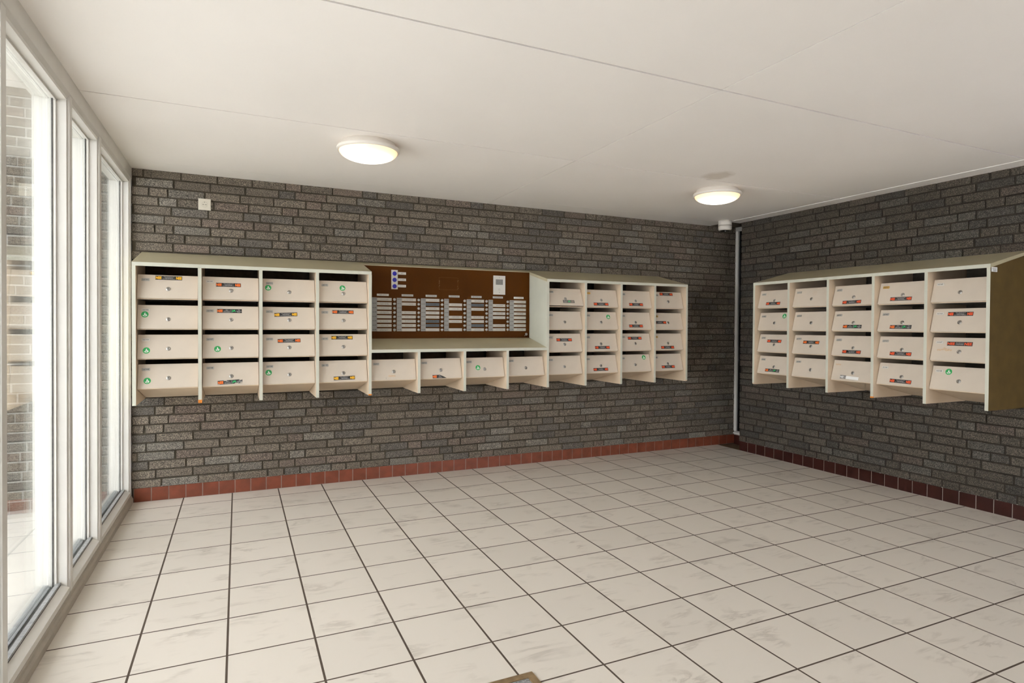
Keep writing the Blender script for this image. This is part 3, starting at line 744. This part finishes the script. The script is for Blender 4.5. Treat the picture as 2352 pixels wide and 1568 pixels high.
# glue outline where a plate used to hang
mb = MB(); rng = random.Random(8)
for x, z, w, h in ((-.088, .050, .176, .0010), (-.088, -.056, .176, .0010), (-.088, -.056, .0010, .106), (.087, -.056, .0010, .106)): mb.box(x, x+w, -.0003, 0, z, z+h, 'faintglue')
for _ in range(22):
    s_ = rng.choice((-1, 1)); x = s_*.085+rng.uniform(-.006, .006); z = rng.uniform(-.055, .03); r = rng.uniform(.0008, .0022); mb.box(x, x+r, -.0005, 0, z, z+r, 'resid')
q = mb.build('glue_outline', panel); q.location = (2.392-OX, YP, ZT(2.39, 1.690))
tag(panel, 'brown doorbell and intercom panel with name plates set in the long rack', 'doorbell panel')

# ------------------------------------------------------------------ ceiling lamps
def lamp_mat():
    mt = bpy.data.materials.new('lit_opal_glass'); mt.use_nodes = True
    N = mt.node_tree.nodes; L = mt.node_tree.links; b = N['Principled BSDF']
    b.inputs['Base Color'].default_value = (.85, .75, .62, 1); b.inputs['Roughness'].default_value = .3
    tc = N.new('ShaderNodeTexCoord'); sp = N.new('ShaderNodeSeparateXYZ'); L.new(tc.outputs['Object'], sp.inputs[0])
    cb = N.new('ShaderNodeCombineXYZ'); L.new(sp.outputs[0], cb.inputs[0]); L.new(sp.outputs[1], cb.inputs[1])
    ln = N.new('ShaderNodeVectorMath'); ln.operation = 'LENGTH'; L.new(cb.outputs[0], ln.inputs[0])
    r = N.new('ShaderNodeValToRGB'); e = r.color_ramp.elements
    e[0].position = 0; e[0].color = (1, .93, .82, 1); e[1].position = .175; e[1].color = (.135, .088, .048, 1)
    k = e.new(.11); k.color = (.62, .52, .40, 1); k2 = e.new(.155); k2.color = (.21, .145, .085, 1)
    L.new(ln.outputs['Value'], r.inputs['Fac']); L.new(r.outputs['Color'], b.inputs['Emission Color']); b.inputs['Emission Strength'].default_value = DOME_E
    return mt
M['opal'] = lamp_mat()
def lamp(x, y, label):
    root = empty('ceiling_lamp', Matrix.Translation((x, y, H)))
    mb = MB(); mb.lathe([(.165, 0), (.167, -.022), (.172, -.030)], 'lampwhite', 48); mb.build('base', root)
    mb = MB(); mb.lathe([(.172, -.026), (.190, -.030), (.194, -.038), (.192, -.048), (.184, -.054), (.176, -.052), (.176, -.046)], 'lampwhite', 48, cap=False); mb.build('rim', root)
    mb = MB(); prof = []
    for i in range(13):
        t = i/12*PI/2; prof.append((.178*math.cos(t)+.0005, -.050-.062*math.sin(t)))
    mb.lathe(prof, 'opal', 48); mb.build('diffuser', root)
    mb = MB()
    for k in range(3):
        a = math.radians(-95+k*120-20); cx, cy = .168*math.cos(a), .168*math.sin(a)
        mb.lathe([(.005, -.050), (.005, -.064), (.003, -.066)], 'lampwhite', 10, (cx, cy, 0))
    mb.build('clip', root)
    tag(root, label, 'ceiling lamp', 'round ceiling lamps')
lamp(1.445, -1.36, 'round lit ceiling lamp nearer the windows, left of the two')
lamp(4.285, -1.37, 'round lit ceiling lamp near the far corner, right of the two')

# ------------------------------------------------------------------ detector, socket, floor mat
root = empty('ceiling_detector', Matrix.Translation((5.385, -.325, H-.000)))
mb = MB(); mb.lathe([(.066, 0), (.068, -.030), (.069, -.052)], 'lampwhite', 36); mb.build('mount', root)
mb = MB(); mb.lathe([(.069, -.055), (.069, -.085), (.064, -.099), (.050, -.106), (.046, -.094)], ['lampwhite', 'lampwhite', 'lampwhite', 'dark'], 36); mb.build('housing', root)
mb = MB(); mb.lathe([(.030, -.092), (.026, -.104), (.014, -.110), (.004, -.112)], 'camdark', 24); mb.build('lens', root)
mb = MB(); mb.lathe([(.0045, -.106), (.0045, -.1135)], 'white', 10, (-.006, -.010, 0)); mb.build('indicator', root)
tag(root, 'small white cylindrical detector on the ceiling in the far corner', 'detector')

root = empty('wall_socket', Matrix.Translation((.474, -.0035, 2.228)))
def rr_plate(mb, w, y0, y1, m, ch=.003):
    mb.box(-w, w, y0+ch*.5, y1, -w, w, m); i = w-ch; mb.box(-i, i, y0, y0+ch*.5, -i, i, m)
mb = MB(); rr_plate(mb, .0425, -.012, .0, 'socket'); mb.build('cover_plate', root)
mb = MB(); mb.lathe([(.0205, .0125), (.0195, .0132), (.0190, .0125), (.0185, .0124)], ['socket', 'sockdark', 'sockdark'], 32, (0, 0, 0), 'y'); mb.build('socket_well', root)
mb = MB()
for x, z in ((-.0095, -.002), (.0095, -.002)): mb.lathe([(.003, .0124), (.0028, .0136)], 'ink', 12, (x, 0, z), 'y')
mb.lathe([(.002, .0124), (.0018, .0134)], 'inkgrey', 10, (0, 0, -.002), 'y'); mb.box(-.002, .002, -.0136, -.012, .013, .019, 'inkgrey'); mb.build('contact', root)
tag(root, 'cream square wall socket high on the brick wall near the windows', 'socket')

root = empty('floor_mat', Matrix.Translation((1.22, -3.64, 0)))
mb = MB()
x0, x1, y0, y1, w = -.50, .50, -.50, .497, .030
mb.box(x0, x1, y1-w, y1, 0, .005, 'brass'); mb.box(x0, x1, y0, y0+w, 0, .005, 'brass'); mb.box(x0, x0+w, y0+w, y1-w, 0, .005, 'brass'); mb.box(x1-w, x1, y0+w, y1-w, 0, .005, 'brass')
mb.build('mat_frame', root)
mb = MB(); mb.box(x0+w, x1-w, y0+w, y1-w, 0, .0015, 'matting'); mb.build('matting', root)
tag(root, 'brown metal edged floor mat sunk in the tiles at the near edge', 'floor mat')
